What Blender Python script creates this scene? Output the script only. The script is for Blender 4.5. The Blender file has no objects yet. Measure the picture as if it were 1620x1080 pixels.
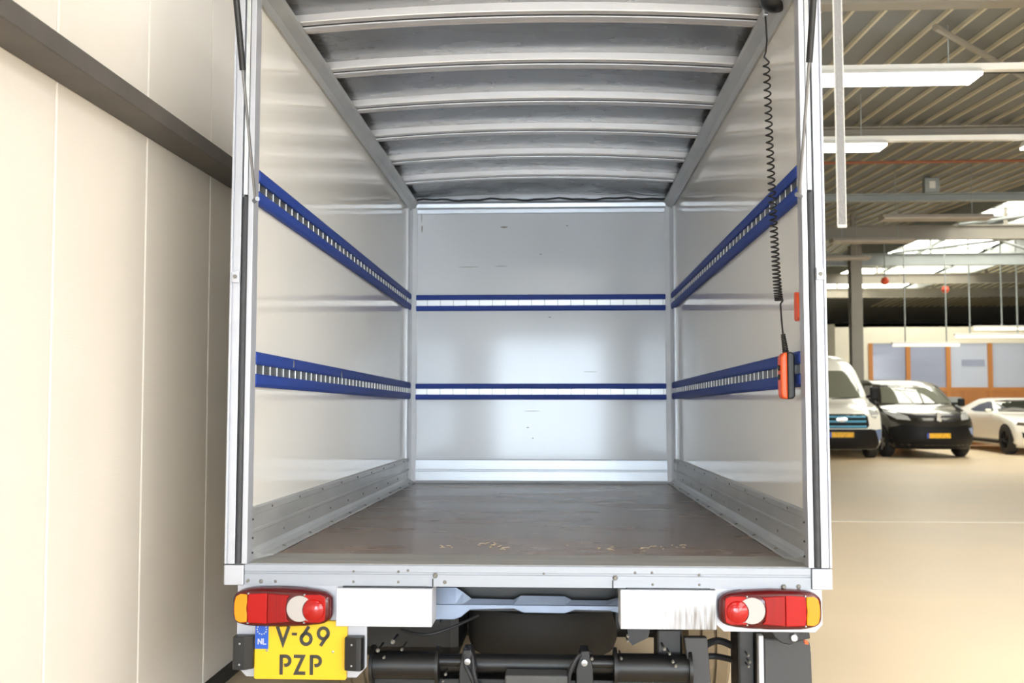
import bpy, bmesh, math, random
from mathutils import Vector, Matrix, Euler
from mathutils.bvhtree import BVHTree
random.seed(7)
R = math.radians
scene = bpy.context.scene
COL = scene.collection

# ------------------------------------------------------------------ camera, world, exposure
cam_d = bpy.data.cameras.new('camera'); cam = bpy.data.objects.new('camera', cam_d); COL.objects.link(cam)
cam.location = (0, -3.78, 1.45)
cam.rotation_euler = (Matrix.Rotation(R(2.85875), 3, 'Z') @ Matrix.Rotation(R(90 + 2.89812), 3, 'X')).to_euler()
cam_d.sensor_width = 36.0
cam_d.lens = 1600.0 / 1620.0 * 36.0
cam_d.dof.use_dof = True
cam_d.dof.focus_distance = 4.6
cam_d.dof.aperture_fstop = 3.2
cam_d.clip_end = 200
scene.camera = cam
vs = scene.view_settings
vs.view_transform = 'Standard'; vs.look = 'None'; vs.gamma = 1.0; vs.use_curve_mapping = False
vs.exposure = 0.10
scene.cycles.use_denoising = True
scene.cycles.max_bounces = 10
scene.cycles.sample_clamp_indirect = 8.0
world = bpy.data.worlds.new('world'); scene.world = world; world.use_nodes = True
bg = world.node_tree.nodes['Background']; bg.inputs[0].default_value = (.75, .87, 1, 1); bg.inputs[1].default_value = 1.0

DAY = 9.5        # daylight windows behind the camera
SKYL = 6.0        # rooflights in view
SKYFILL = 5.0       # unseen rooflight added to brighten the floor behind the truck
DOOR = 20.0       # glazed door straight behind the camera
LAMP = 12.0       # strip lights

# ------------------------------------------------------------------ helpers
def srgb(r, g, b):
    f = lambda c: (c / 255 / 12.92) if c / 255 <= .04045 else ((c / 255 + .055) / 1.055) ** 2.4
    return (f(r), f(g), f(b), 1)

MATS = {}
def mat(name, col, rough=.5, metal=0., spec=.5, var=0., vscale=4., vstretch=(1, 1, 1), bump=0., bscale=30., bstretch=(1, 1, 1),
        emit=None, estr=0., coat=0., col2=None, trans=0., rvar=0., alpha=1.):
    m = bpy.data.materials.new(name); m.use_nodes = True
    nt = m.node_tree; b = nt.nodes['Principled BSDF']
    b.inputs['Base Color'].default_value = col
    b.inputs['Roughness'].default_value = rough
    b.inputs['Metallic'].default_value = metal
    b.inputs['Specular IOR Level'].default_value = spec
    b.inputs['Coat Weight'].default_value = coat
    b.inputs['Coat Roughness'].default_value = .06
    b.inputs['Transmission Weight'].default_value = trans
    b.inputs['Alpha'].default_value = alpha
    if emit:
        b.inputs['Emission Color'].default_value = emit; b.inputs['Emission Strength'].default_value = estr
    def noise(scale, stretch, detail=4):
        tc = nt.nodes.new('ShaderNodeTexCoord'); mp = nt.nodes.new('ShaderNodeMapping'); mp.inputs['Scale'].default_value = stretch
        n = nt.nodes.new('ShaderNodeTexNoise'); n.inputs['Scale'].default_value = scale; n.inputs['Detail'].default_value = detail
        nt.links.new(tc.outputs['Object'], mp.inputs[0]); nt.links.new(mp.outputs[0], n.inputs['Vector'])
        return n
    if var > 0 or rvar > 0:
        n = noise(vscale, vstretch)
        r = nt.nodes.new('ShaderNodeValToRGB'); r.color_ramp.elements[0].position = .32; r.color_ramp.elements[1].position = .68
        c2 = col2 or tuple(c * (1 - var) for c in col[:3]) + (1,)
        r.color_ramp.elements[0].color = c2; r.color_ramp.elements[1].color = col
        nt.links.new(n.outputs['Fac'], r.inputs[0])
        if var > 0: nt.links.new(r.outputs[0], b.inputs['Base Color'])
        if rvar > 0:
            mr = nt.nodes.new('ShaderNodeMapRange'); mr.inputs[3].default_value = max(.02, rough - rvar); mr.inputs[4].default_value = rough + rvar
            nt.links.new(n.outputs['Fac'], mr.inputs[0]); nt.links.new(mr.outputs[0], b.inputs['Roughness'])
    if bump > 0:
        n2 = noise(bscale, bstretch, 3); bp = nt.nodes.new('ShaderNodeBump'); bp.inputs['Strength'].default_value = bump; bp.inputs['Distance'].default_value = .01
        nt.links.new(n2.outputs['Fac'], bp.inputs['Height']); nt.links.new(bp.outputs[0], b.inputs['Normal'])
    MATS[name] = m
    return m

class MB:
    def __init__(s): s.v = []; s.f = []
    def add(s, vs_, fs): o = len(s.v); s.v += [tuple(p) for p in vs_]; s.f += [tuple(i + o for i in f) for f in fs]; return s
    def box(s, x0, x1, y0, y1, z0, z1):
        return s.add([(x0, y0, z0), (x1, y0, z0), (x1, y1, z0), (x0, y1, z0), (x0, y0, z1), (x1, y0, z1), (x1, y1, z1), (x0, y1, z1)],
                     [(0, 3, 2, 1), (4, 5, 6, 7), (0, 1, 5, 4), (1, 2, 6, 5), (2, 3, 7, 6), (3, 0, 4, 7)])
    def prism(s, poly, axis, a, b):
        n = len(poly)
        def P(p, t):
            return {'x': (t, p[0], p[1]), 'y': (p[0], t, p[1]), 'z': (p[0], p[1], t)}[axis]
        vv = [P(p, a) for p in poly] + [P(p, b) for p in poly]
        ff = [tuple(range(n))[::-1], tuple(range(n, 2 * n))] + [(i, (i + 1) % n, n + (i + 1) % n, n + i) for i in range(n)]
        return s.add(vv, ff)
    def tube(s, pts, r, n=8, caps=True):
        pts = [Vector(p) for p in pts]; rings = []; N = len(pts)
        up = Vector((.123, .456, .88)).normalized(); o = len(s.v)
        t0 = (pts[1] - pts[0]).normalized(); u = t0.cross(up).normalized()
        for i, p in enumerate(pts):
            t = (pts[min(i + 1, N - 1)] - pts[max(i - 1, 0)]).normalized()
            u = (u - t * u.dot(t)).normalized(); w = t.cross(u)
            rr = r[i] if isinstance(r, (list, tuple)) else r
            s.v += [tuple(p + (u * math.cos(a) + w * math.sin(a)) * rr) for a in [2 * math.pi * k / n for k in range(n)]]
        for i in range(N - 1):
            for k in range(n):
                s.f.append((o + i * n + k, o + i * n + (k + 1) % n, o + (i + 1) * n + (k + 1) % n, o + (i + 1) * n + k))
        if caps: s.f.append(tuple(o + k for k in range(n))[::-1]); s.f.append(tuple(o + (N - 1) * n + k for k in range(n)))
        return s
    def lathe(s, prof, axis, c, n=24):    # prof: (radius, along)
        o = len(s.v); m = len(prof)
        for k in range(n):
            a = 2 * math.pi * k / n; ca, sa = math.cos(a), math.sin(a)
            for r, t in prof:
                d = {'x': (t, r * ca, r * sa), 'y': (r * ca, t, r * sa), 'z': (r * ca, r * sa, t)}[axis]
                s.v.append((c[0] + d[0], c[1] + d[1], c[2] + d[2]))
        for k in range(n):
            for j in range(m - 1):
                s.f.append((o + k * m + j, o + ((k + 1) % n) * m + j, o + ((k + 1) % n) * m + j + 1, o + k * m + j + 1))
        return s
    def build(s, name, m, parent=None, smooth=False, bevel=0., seg=2, loc=None):
        me = bpy.data.meshes.new(name); me.from_pydata(s.v, [], s.f); me.update()
        bm = bmesh.new(); bm.from_mesh(me); bmesh.ops.recalc_face_normals(bm, faces=bm.faces); bm.to_mesh(me); bm.free()
        if m: me.materials.append(m)
        o = bpy.data.objects.new(name, me); COL.objects.link(o)
        if parent: o.parent = parent
        if loc: o.location = loc
        if smooth:
            me.polygons.foreach_set('use_smooth', [True] * len(me.polygons))
            if smooth != 'all':
                me.set_sharp_from_angle(angle=R(38))
        if bevel > 0:
            bv = o.modifiers.new('bevel', 'BEVEL'); bv.width = bevel; bv.segments = seg; bv.limit_method = 'ANGLE'; bv.angle_limit = R(40)
        return o

def box(name, m, parent, x0, x1, y0, y1, z0, z1, bevel=0.):
    return MB().box(x0, x1, y0, y1, z0, z1).build(name, m, parent, bevel=bevel)
def tag(o, label, cat, group=None):
    o['label'] = label; o['category'] = cat
    if group: o['group'] = group
    return o
def struct(o, label=None):
    o['kind'] = 'structure'
    if label: o['label'] = label
    return o
def empty(name, loc=(0, 0, 0), rz=0.):
    o = bpy.data.objects.new(name, None); COL.objects.link(o); o.location = loc; o.rotation_euler = (0, 0, rz); o.empty_display_size = .1
    return o
def copy_of(src, loc, parent=None):
    c = src.copy(); COL.objects.link(c); c.location = loc
    if parent: c.parent = parent
    return c
def copy_tree(o, parent=None):
    c = o.copy(); COL.objects.link(c); c.parent = parent
    for ch in o.children: copy_tree(ch, c)
    return c

# ------------------------------------------------------------------ materials
M = {}
def mk(key, *a, **k): M[key] = mat(key, *a, **k); return M[key]
mk('wall_panel', srgb(228, 221, 211), .45, var=.04, vscale=1.5, bump=.12, bscale=60, bstretch=(1, .05, 6))
mk('steel_dark', srgb(88, 84, 80), .55, var=.2, vscale=6)
mk('floor_hall', srgb(228, 207, 174), .38, var=.10, vscale=.8, bump=.02, bscale=40, rvar=.08)
mk('line_white', srgb(228, 218, 196), .5)
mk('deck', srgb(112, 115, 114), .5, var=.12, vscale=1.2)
mk('deck_rib', srgb(196, 188, 164), .5)  # lighter than the deck: light on the rib facets put into the colour
mk('beam', srgb(138, 133, 122), .5, var=.12, vscale=2)
mk('beam_grey', srgb(150, 156, 154), .5, var=.1, vscale=2)
mk('cream', srgb(240, 234, 214), .6, var=.03)
mk('wood', srgb(196, 128, 58), .45, var=.18, vscale=3, vstretch=(1, 1, .15))
mk('wood_panel', srgb(190, 124, 62), .5, var=.2, vscale=2, vstretch=(3, 1, .2))
mk('office_glass', srgb(158, 166, 190), .12, var=.12, vscale=1.2, vstretch=(.4, 1, 2))
mk('office_board', srgb(190, 198, 214), .5)
mk('dark_void', srgb(44, 42, 38), .8)
mk('lamp_body', srgb(226, 224, 216), .5)
mk('lamp_grey', srgb(176, 168, 156), .5)
mk('lamp_on', srgb(255, 255, 255), .4, emit=(1, .98, .95, 1), estr=LAMP)
mk('lamp_soft', srgb(250, 248, 236), .4, emit=(1, .95, .82, 1), estr=.8)
mk('daylight', srgb(255, 255, 255), .3, emit=(.92, .96, 1, 1), estr=DAY)
mk('door_light', srgb(255, 255, 255), .3, emit=(.72, .86, 1, 1), estr=DOOR)
mk('skylight_near', srgb(255, 255, 250), .4, emit=(.90, .95, 1, 1), estr=SKYFILL)
mk('skylight', srgb(255, 255, 250), .4, emit=(1, .97, .86, 1), estr=SKYL)
mk('orange_pipe', srgb(142, 86, 58), .5)
mk('red_lamp', srgb(220, 84, 50), .4)
# truck
mk('grp', srgb(234, 231, 224), .07, spec=.5, var=.03, vscale=.9, bump=.015, bscale=2.2)
mk('grp_front', srgb(226, 229, 234), .11, spec=.45, var=.03, vscale=.9, bump=.02, bscale=2.5)
mk('front_alu', srgb(206, 210, 216), .32, metal=.3, var=.06, vscale=8)
mk('corner_alu', srgb(236, 239, 244), .3, metal=.1, var=.05, vscale=8)
mk('alu', srgb(206, 209, 214), .32, metal=.85, var=.10, vscale=7, vstretch=(1, 1, 3), rvar=.1)
mk('alu_worn', srgb(192, 193, 192), .42, metal=.45, var=.2, vscale=9, vstretch=(1, .3, 1), bump=.05, bscale=50, bstretch=(1, .1, 4), rvar=.12)
mk('alu_white', srgb(180, 182, 190), .36, metal=.35, var=.06, vscale=10, rvar=.08)
mk('sill_alu', srgb(154, 159, 168), .45, metal=.2, var=.10, vscale=10, vstretch=(.25, 1, 2.5), rvar=.1)
mk('tread_alu', srgb(168, 166, 160), .5, metal=.4, var=.3, vscale=12, vstretch=(.15, 1, 1))
mk('galv', srgb(146, 148, 151), .27, metal=.65, var=.16, vscale=3.5, vstretch=(.6, 1.5, 1), bump=.05, bscale=3.0, bstretch=(.35, 2.2, 1), rvar=.1)
mk('bow_alu', srgb(222, 220, 221), .34, metal=.5, var=.05, vscale=6, rvar=.06)
mk('plywood', srgb(120, 95, 72), .27, spec=.5, var=.2, vscale=1.5, vstretch=(.6, 1.6, 1), col2=srgb(106, 88, 72), rvar=.07)
mk('blue_pad', srgb(38, 66, 150), .55, spec=.3, var=.06, vscale=8)
mk('track_steel', srgb(120, 122, 124), .4, metal=.8, var=.15, vscale=20)
mk('rung_steel', srgb(236, 238, 240), .35, metal=.3)  # pale copy of the track steel, carries the light it catches
mk('rubber', srgb(54, 55, 59), .6, var=.25, vscale=25)
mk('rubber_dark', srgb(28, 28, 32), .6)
mk('black_plastic', srgb(18, 18, 20), .4)
mk('black_metal', srgb(15, 15, 17), .42, var=.2, vscale=10)
mk('grey_plastic', srgb(54, 54, 56), .5, var=.06)
mk('box_grey', srgb(66, 66, 66), .5)
mk('lamp_housing', srgb(74, 4, 8), .14, spec=.4, coat=.15)
mk('lamp_red', srgb(160, 5, 3), .3, spec=.25, coat=.08)
mk('lamp_red2', srgb(144, 4, 3), .3, spec=.25, coat=.08, var=.2, vscale=60, vstretch=(1, 1, .02))
mk('lamp_redround', srgb(160, 6, 4), .08, spec=.5)
mk('lamp_amber', srgb(224, 134, 2), .18, spec=.4, coat=.1)
mk('lamp_clear', srgb(172, 166, 163), .3, spec=.3)
mk('plate_yellow', srgb(218, 176, 14), .4)
mk('plate_ink', srgb(44, 44, 36), .5)
mk('eu_blue', srgb(26, 80, 180), .4)
mk('eu_star', srgb(240, 236, 170), .5)
mk('white_paint', srgb(186, 188, 196), .4)
mk('chassis_blue', srgb(150, 164, 188), .4, metal=.3, var=.15, vscale=9)
mk('bolt', srgb(160, 162, 164), .35, metal=.8)
mk('bolt_dull', srgb(118, 115, 108), .55, metal=.3)
mk('tyre', srgb(42, 40, 38), .8, bump=.2, bscale=40)
mk('tyre_dusty', srgb(128, 112, 88), .8, var=.15, vscale=12)
mk('orange', srgb(228, 80, 14), .4)
mk('cord', srgb(26, 24, 22), .5)
mk('strap', srgb(122, 120, 119), .7, var=.1, vscale=90, bump=.5, bscale=220, bstretch=(1, 1, .5))
mk('strap_edge', srgb(190, 187, 180), .7)
mk('stain', srgb(120, 116, 100), .6)
mk('chip', srgb(206, 188, 156), .6)
mk('strut_grey', srgb(120, 121, 124), .3, metal=.7)
# vehicles
mk('paint_white', srgb(244, 241, 230), .25, coat=.6)
mk('paint_grey', srgb(54, 51, 46), .25, metal=.4, coat=.8)
mk('glass_dark', srgb(30, 34, 32), .05, spec=.8, coat=.5)
mk('glass_mid', srgb(120, 122, 108), .05, spec=1.0, coat=.8)
mk('plastic_dark', srgb(16, 16, 18), .5, spec=.25)
mk('grille_blue', srgb(92, 164, 196), .3)
mk('chrome', srgb(222, 222, 220), .15, metal=.9)
mk('headlamp', srgb(206, 208, 208), .1, metal=.3, coat=.8)
mk('headlamp_dark', srgb(96, 84, 74), .1, coat=.8)
mk('fog_blue', srgb(112, 128, 166), .2)
mk('van_plate', srgb(246, 192, 30), .5, var=.18, vscale=22, vstretch=(1, 1, .6), col2=srgb(206, 152, 20))

# dirt streaks on the bumper cover: vertical drips in the lower right
def streak_material():
    m = mat('bumper_streaks', srgb(186, 188, 196), .4); nt = m.node_tree; b = nt.nodes['Principled BSDF']
    tc = nt.nodes.new('ShaderNodeTexCoord'); mp = nt.nodes.new('ShaderNodeMapping'); mp.inputs['Scale'].default_value = (70, 1, 5)
    n = nt.nodes.new('ShaderNodeTexNoise'); n.inputs['Scale'].default_value = 1.; n.inputs['Detail'].default_value = 3
    sx = nt.nodes.new('ShaderNodeSeparateXYZ')
    mx = nt.nodes.new('ShaderNodeMapRange'); mx.inputs[1].default_value = .42; mx.inputs[2].default_value = .66
    mz = nt.nodes.new('ShaderNodeMapRange'); mz.inputs[1].default_value = -.115; mz.inputs[2].default_value = -.165
    mu = nt.nodes.new('ShaderNodeMath'); mu.operation = 'MULTIPLY'; mu2 = nt.nodes.new('ShaderNodeMath'); mu2.operation = 'MULTIPLY'
    r = nt.nodes.new('ShaderNodeMapRange'); r.inputs[1].default_value = .36; r.inputs[2].default_value = .60
    mix = nt.nodes.new('ShaderNodeMix'); mix.data_type = 'RGBA'; mix.inputs[6].default_value = srgb(186, 188, 196); mix.inputs[7].default_value = srgb(104, 98, 88)
    L = nt.links.new
    L(tc.outputs['Object'], mp.inputs[0]); L(mp.outputs[0], n.inputs['Vector']); L(tc.outputs['Object'], sx.inputs[0])
    L(sx.outputs[0], mx.inputs[0]); L(sx.outputs[2], mz.inputs[0]); L(mx.outputs[0], mu.inputs[0]); L(mz.outputs[0], mu.inputs[1])
    L(n.outputs['Fac'], r.inputs[0]); L(mu.outputs[0], mu2.inputs[0]); L(r.outputs[0], mu2.inputs[1]); L(mu2.outputs[0], mix.inputs[0]); L(mix.outputs[2], b.inputs['Base Color'])
    return m
M['streaks'] = streak_material()

# ================================================================== HALL (x right, y forward, z up)
XL, XR, YB, YF = -1.72, 24.0, -13.0, 42.0
D0 = -3.78                                     # camera y: depth D is y = D + D0
fl = struct(MB().box(XL - .3, XR, YB, YF, -.2, 0).build('floor', M['floor_hall']), 'beige smooth concrete hall floor')
for (a, b_) in ((7.86, 8.0),):
    struct(box('floor_line', M['line_white'], fl, 2.0, XR, a, b_, 0, .004))
# left wall: sandwich panels side by side
wl = struct(MB().box(XL - .30, XL - .08, YB, 14, 0, 4.65).build('wall_left', M['wall_panel']), 'cream sandwich panel wall beside the truck')
pw = .755
yy = 3.318 + D0 - pw * 17
pm = None
while yy < 9:
    p = MB().box(XL - .08, XL, .004, pw - .004, 0, 4.64).build('wall_panel', M['wall_panel'], wl, bevel=.006) if pm is None else copy_of(pm, (0, yy, 0), wl)
    p.location = (0, yy, 0)
    if pm is None: pm = p
    yy += pw
# beam along the wall
bmz = 2.507
tr = struct(MB().prism([(XL, bmz), (XL + .145, bmz), (XL + .145, bmz + .07), (XL + .13, bmz + .075), (XL, bmz + .075)], 'y', YB, 9).build('trim_1', M['steel_dark'], bevel=.004), 'dark steel rail running along the cream wall')
struct(MB().box(XL, XL + .03, YB, 9, 0, .06).build('baseboard_left', M['dark_void']), 'dark base strip along the cream wall')
# other walls
wb = struct(MB().box(XL - .3, XR, YB - .3, YB, 0, 4.65).build('wall_back', M['cream']))
wr = struct(MB().box(XR, XR + .3, YB - .3, YF, 0, 6).build('wall_right', M['cream']))
wf = struct(MB().box(XL - .3, XR, YF, YF + .3, 0, 6.0).build('wall_front', M['dark_void']), 'dark far end wall of the hall')  # near-black colour stands in for the unlit space above the office
w2 = struct(MB().box(XL - .3, XL - .08, 14, YF, 0, 6).build('wall_left_far', M['cream']))
# daylight windows in the wall behind the camera
wn = 1
for (x0, x1, z0, z1, n) in ((-1.45, 1.3, .25, 3.4, 3), (1.95, 2.85, .3, 3.2, 1), (4.0, 9.2, .5, 4.3, 4), (10, 15.2, .5, 4.3, 4), (16, 21.2, .5, 4.3, 4)):
    w = struct(MB().box(x0 - .08, x1 + .08, YB, YB + .05, z0 - .08, z1 + .08).build('window_%d' % wn, M['beam_grey']), 'tall daylight window in the wall behind the viewer'); wn += 1
    s = (x1 - x0) / n
    for i in range(n):
        box('pane', M['door_light' if n < 4 else 'daylight'], w, x0 + i * s + .05, x0 + (i + 1) * s - .05, YB + .05, YB + .07, z0, z1)
# roof
ZR0, DR0, SL, DRG = 4.60, 7.0, .05, 27.0
zr = lambda D: ZR0 if D < DR0 else (ZR0 + SL * (D - DR0) if D < DRG else ZR0 + SL * (DRG - DR0) - SL * (D - DRG))
prof = [(YB - .3, ZR0), (DR0 + D0, ZR0), (DRG + D0, zr(DRG)), (YF + .3, zr(YF - D0))]
SX0, SX1, SD0, SD1 = 8.3, 12.1, 17.0, 38.0      # rooflight strip
def roof_piece(x0, x1, y0, y1):
    pr = [(y, zr(y - D0)) for y in sorted({y0, y1} | {p[0] for p in prof if y0 < p[0] < y1})]
    return pr
ceil = None
cb = MB()
NX0, NX1, NY0, NY1 = 3.2, 8.0, -11.5, .5         # roof opening for the added, unseen rooflight
for (x0, x1, y0, y1) in ((XL - .3, NX0, YB - .3, YF + .3), (NX0, NX1, YB - .3, NY0), (NX0, NX1, NY1, YF + .3), (NX1, SX0, YB - .3, YF + .3),
                         (SX1, XR, YB - .3, YF + .3), (SX0, SX1, YB - .3, SD0 + D0), (SX0, SX1, SD1 + D0, YF + .3)):
    pr = roof_piece(x0, x1, y0, y1)
    cb.prism(pr + [(y, z + .12) for y, z in pr[::-1]], 'x', x0, x1)
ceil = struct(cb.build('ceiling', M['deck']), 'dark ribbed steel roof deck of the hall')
# ribs of the roof deck
ang = math.atan(SL)
L1 = (DRG - DR0) / math.cos(ang)
rib = None
x = 1.9
while x < 19.5:
    if not (SX0 - .1 < x < SX1 + .1):
        segs = [(DR0, L1)]
    else:
        segs = [(DR0, (SD0 - DR0) / math.cos(ang))]
    for (d, ln) in segs:
        if rib is None or abs(ln - L1) > .01:
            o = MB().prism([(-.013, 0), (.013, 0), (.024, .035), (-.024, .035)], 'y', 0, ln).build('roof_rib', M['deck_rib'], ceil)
            if abs(ln - L1) < .01: rib = o
        else:
            o = copy_of(rib, (0, 0, 0), ceil)
        o.location = (x, d + D0, zr(d) - .03); o.rotation_euler = (ang, 0, 0)
    x += .272
# ribs on the falling slope (seen under the ridge)
x = 5.0; rib2 = None
while x < 19.5:
    if not (SX0 - .1 < x < SX1 + .1):
        if rib2 is None: rib2 = MB().prism([(-.013, 0), (.013, 0), (.024, .035), (-.024, .035)], 'y', 0, 14).build('roof_rib', M['deck_rib'], ceil); o = rib2
        else: o = copy_of(rib2, (0, 0, 0), ceil)
        o.location = (x, DRG + D0, zr(DRG) - .03); o.rotation_euler = (-ang, 0, 0)
    x += .272
# rooflights: panes between bars
wsk = struct(MB().box(SX0 - .06, SX0, SD0 + D0, SD1 + D0, 5.0, 5.7).box(SX1, SX1 + .06, SD0 + D0, SD1 + D0, 5.0, 5.7).build('window_%d' % wn, M['beam_grey']), 'bright rooflight strip in the hall roof')
d = SD0; nb = 0
while d < SD1 - .1:
    d2 = min(d + 1.5, SD1)
    nb += 1
    for k in range(2):
        xa = SX0 + k * (SX1 - SX0) / 2 + .04; xb = SX0 + (k + 1) * (SX1 - SX0) / 2 - .04
        za, zb_ = zr(d) + .06, zr(d2) + .06
        MB().add([(xa, d + .05 + D0, za), (xb, d + .05 + D0, za), (xb, d2 - .05 + D0, zb_), (xa, d2 - .05 + D0, zb_),
                  (xa, d + .05 + D0, za + .02), (xb, d + .05 + D0, za + .02), (xb, d2 - .05 + D0, zb_ + .02), (xa, d2 - .05 + D0, zb_ + .02)],
                 [(0, 3, 2, 1), (4, 5, 6, 7), (0, 1, 5, 4), (1, 2, 6, 5), (2, 3, 7, 6), (3, 0, 4, 7)]).build('skylight_pane', M['skylight'] if (nb * 2 + k) % 5 else M['deck'], wsk)
    box('glazing_bar', M['beam_grey'], wsk, SX0, SX1, d + D0 - .05, d + D0 + .05, zr(d) - .02, zr(d) + .1)
    d = d2
MB().tube([((SX0 + SX1) / 2, SD0 + D0, zr(SD0) - .03), ((SX0 + SX1) / 2, DRG + D0, zr(DRG) - .03), ((SX0 + SX1) / 2, SD1 + D0, zr(SD1) - .03)], .05, 6).build('glazing_bar', M['beam_grey'], wsk)
wn += 20
wsn = struct(MB().box(NX0 - .06, NX0, NY0, NY1, ZR0 - .05, ZR0 + .12).box(NX1, NX1 + .06, NY0, NY1, ZR0 - .05, ZR0 + .12).build('window_%d' % wn, M['beam_grey']), 'rooflight over the yard in front of the truck')
for k in range(8):
    ya = NY0 + (NY1 - NY0) * k / 8; yb = NY0 + (NY1 - NY0) * (k + 1) / 8
    for (xa, xb) in ((NX0, (NX0 + NX1) / 2), ((NX0 + NX1) / 2, NX1)):
        box('skylight_pane', M['skylight_near'], wsn, xa + .04, xb - .04, ya + .05, yb - .05, ZR0 + .06, ZR0 + .08)
    box('glazing_bar', M['beam_grey'], wsn, NX0, NX1, ya - .05, ya + .05, ZR0 - .02, ZR0 + .1)
wn -= 20
# roof beams across the hall: I sections
def ibeam(name, y, z0, h, m, x0=1.5, x1=XR, fw=.16):
    b = MB().box(x0, x1, y - fw / 2, y + fw / 2, z0, z0 + .02).box(x0, x1, y - fw / 2, y + fw / 2, z0 + h - .02, z0 + h).box(x0, x1, y - .01, y + .01, z0 + .02, z0 + h - .02)
    return b.build(name, m)
ti = 2
for i, (D, mm) in enumerate(((8.0, 'beam'), (13.0, 'beam'), (17.4, 'beam_grey'), (21.8, 'beam'), (26.2, 'beam_grey'), (30.6, 'beam'), (35.0, 'beam'))):
    z0 = 4.70 if D > 10 else 4.50
    h = .13 if D < 20 else .30
    o = ibeam('roof_beam', D + D0, z0, h, M[mm])
    struct(o, 'steel roof beam spanning the hall'); ti += 1
    if D > 10:   # short props carrying the deck off the beam
        pr = None
        for k in range(6):
            xx = 3 + 3.2 * k
            p = box('prop', M[mm], o, xx - .03, xx + .03, D + D0 - .03, D + D0 + .03, z0 + h - .01, zr(D) + .02)
# diagonal braces under the roof
def brace(p, q, r=.025, m='beam'):
    o = MB().tube([p, q], r, 6).build('roof_brace_beam', M[m]); struct(o, 'thin diagonal brace under the roof'); return o
brace((3.2, 8.7 + D0, 4.58), (6.9, 12.9 + D0, 4.78), .03)
brace((8.4, 17.5 + D0, 5.0), (12.0, 21.7 + D0, 5.0), .03, 'beam_grey')
brace((12.0, 17.5 + D0, 5.0), (8.4, 21.7 + D0, 5.0), .03, 'beam_grey')
brace((8.4, 21.9 + D0, 5.0), (12.0, 26.1 + D0, 5.0), .03, 'beam_grey')
brace((12.0, 21.9 + D0, 5.0), (8.4, 26.1 + D0, 5.0), .03, 'beam_grey')
# sagging cable under the deck
tag(MB().tube([(2.0 + t * 8, 9.8 + D0 + t * .4, 4.56 + .06 * (t - .35) ** 2) for t in [k / 16 for k in range(17)]], .012, 6).build('cable', M['black_plastic']), 'thin black cable slung under the roof deck beyond the first lights', 'cable')
# column
struct(MB().box(7.30, 7.58, 22.1, 22.12, 0, 5.2).box(7.30, 7.58, 22.36, 22.38, 0, 5.2).box(7.43, 7.45, 22.12, 22.36, 0, 5.2).build('steel_column', M['beam']), 'grey steel column behind the white van')
# fixtures
tag(MB().tube([(2.0, 9.82, 4.52), (XR - .5, 9.92, 4.56)], .02, 8).build('orange_pipe', M['orange_pipe']), 'thin orange pipe running under the roof deck', 'pipe')
sp = empty('junction_box', (6.25, 13.55, 5.03))
tag(sp, 'square grey box with pale centre mounted on roof beam', 'box')
MB().box(-.125, .125, -.06, .06, -.20, .05).build('housing', M['beam_grey'], sp, bevel=.01)
MB().box(-.05, .05, -.068, -.06, -.13, -.01).build('front_panel', M['lamp_body'], sp)

# strip lights
def lamp(x0, x1, D, lit, label, group=None, z=4.2):
    t = empty('strip_light', ((x0 + x1) / 2, D + D0, z)); w = (x1 - x0) / 2
    MB().prism([(-.15, 0), (.15, 0), (.10, .055), (-.10, .055)], 'x', -w, w).build('housing', M['lamp_body' if lit else 'lamp_grey'], t)
    MB().prism([(-.165, 0), (.165, 0), (.145, -.022), (-.145, -.022)], 'x', -w + .01, w - .01).build('diffuser', M['lamp_on'] if lit else M['lamp_grey'], t)
    for s in (-.7, .7):
        MB().tube([(w * s, .07, .05), (w * s, .07, zr(D) - z)], .006, 6).build('hanger_rod', M['beam_grey'], t)
    return tag(t, label, 'light', group)
def rail(D, label, z=4.2):
    o = MB().box(1.9, XR - 1, D + D0 - .04, D + D0 + .04, z + .057, z + .115).build('light_rail', M['lamp_body'])
    return tag(o, label, 'light rail')
rail(8.9, 'pale mounting rail above the nearest lit strip light')
rail(11.4, 'pale mounting rail carrying the second row of lit strip lights')
lamp(2.2, 3.62, 8.9, True, 'long glowing white strip light, the largest lit one')
lamp(-.9, .7, 8.9, True, 'glowing strip light above the truck roof, nearer row', None)
lamp(-.9, .7, 11.4, True, 'glowing strip light above the truck roof, second row', None)
lamp(2.1, 3.6, 11.4, True, 'smaller glowing white strip light below the largest one')
lamp(5.15, 6.9, 11.4, True, 'glowing strip light cut by the frame edge in second row')
lamp(5.05, 6.75, 16.2, False, 'unlit grey strip light under the grey roof beam')
lamp(4.9, 6.35, 18.6, False, 'unlit grey strip light between two roof beams')
lamp(4.7, 6.3, 21.0, False, 'unlit grey strip light farthest down the row')
for i, D in enumerate((6.4, 3.8, 1.2, -1.4, -4.0, -6.6)):
    for (x0, x1) in ((-.9, .9), (2.2, 4.0), (5.3, 7.0), (9.5, 11.2), (14, 15.7)):
        lamp(x0, x1, D, True, 'glowing strip light overhead in front of the truck', 'strip lights overhead behind the viewer')

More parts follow.
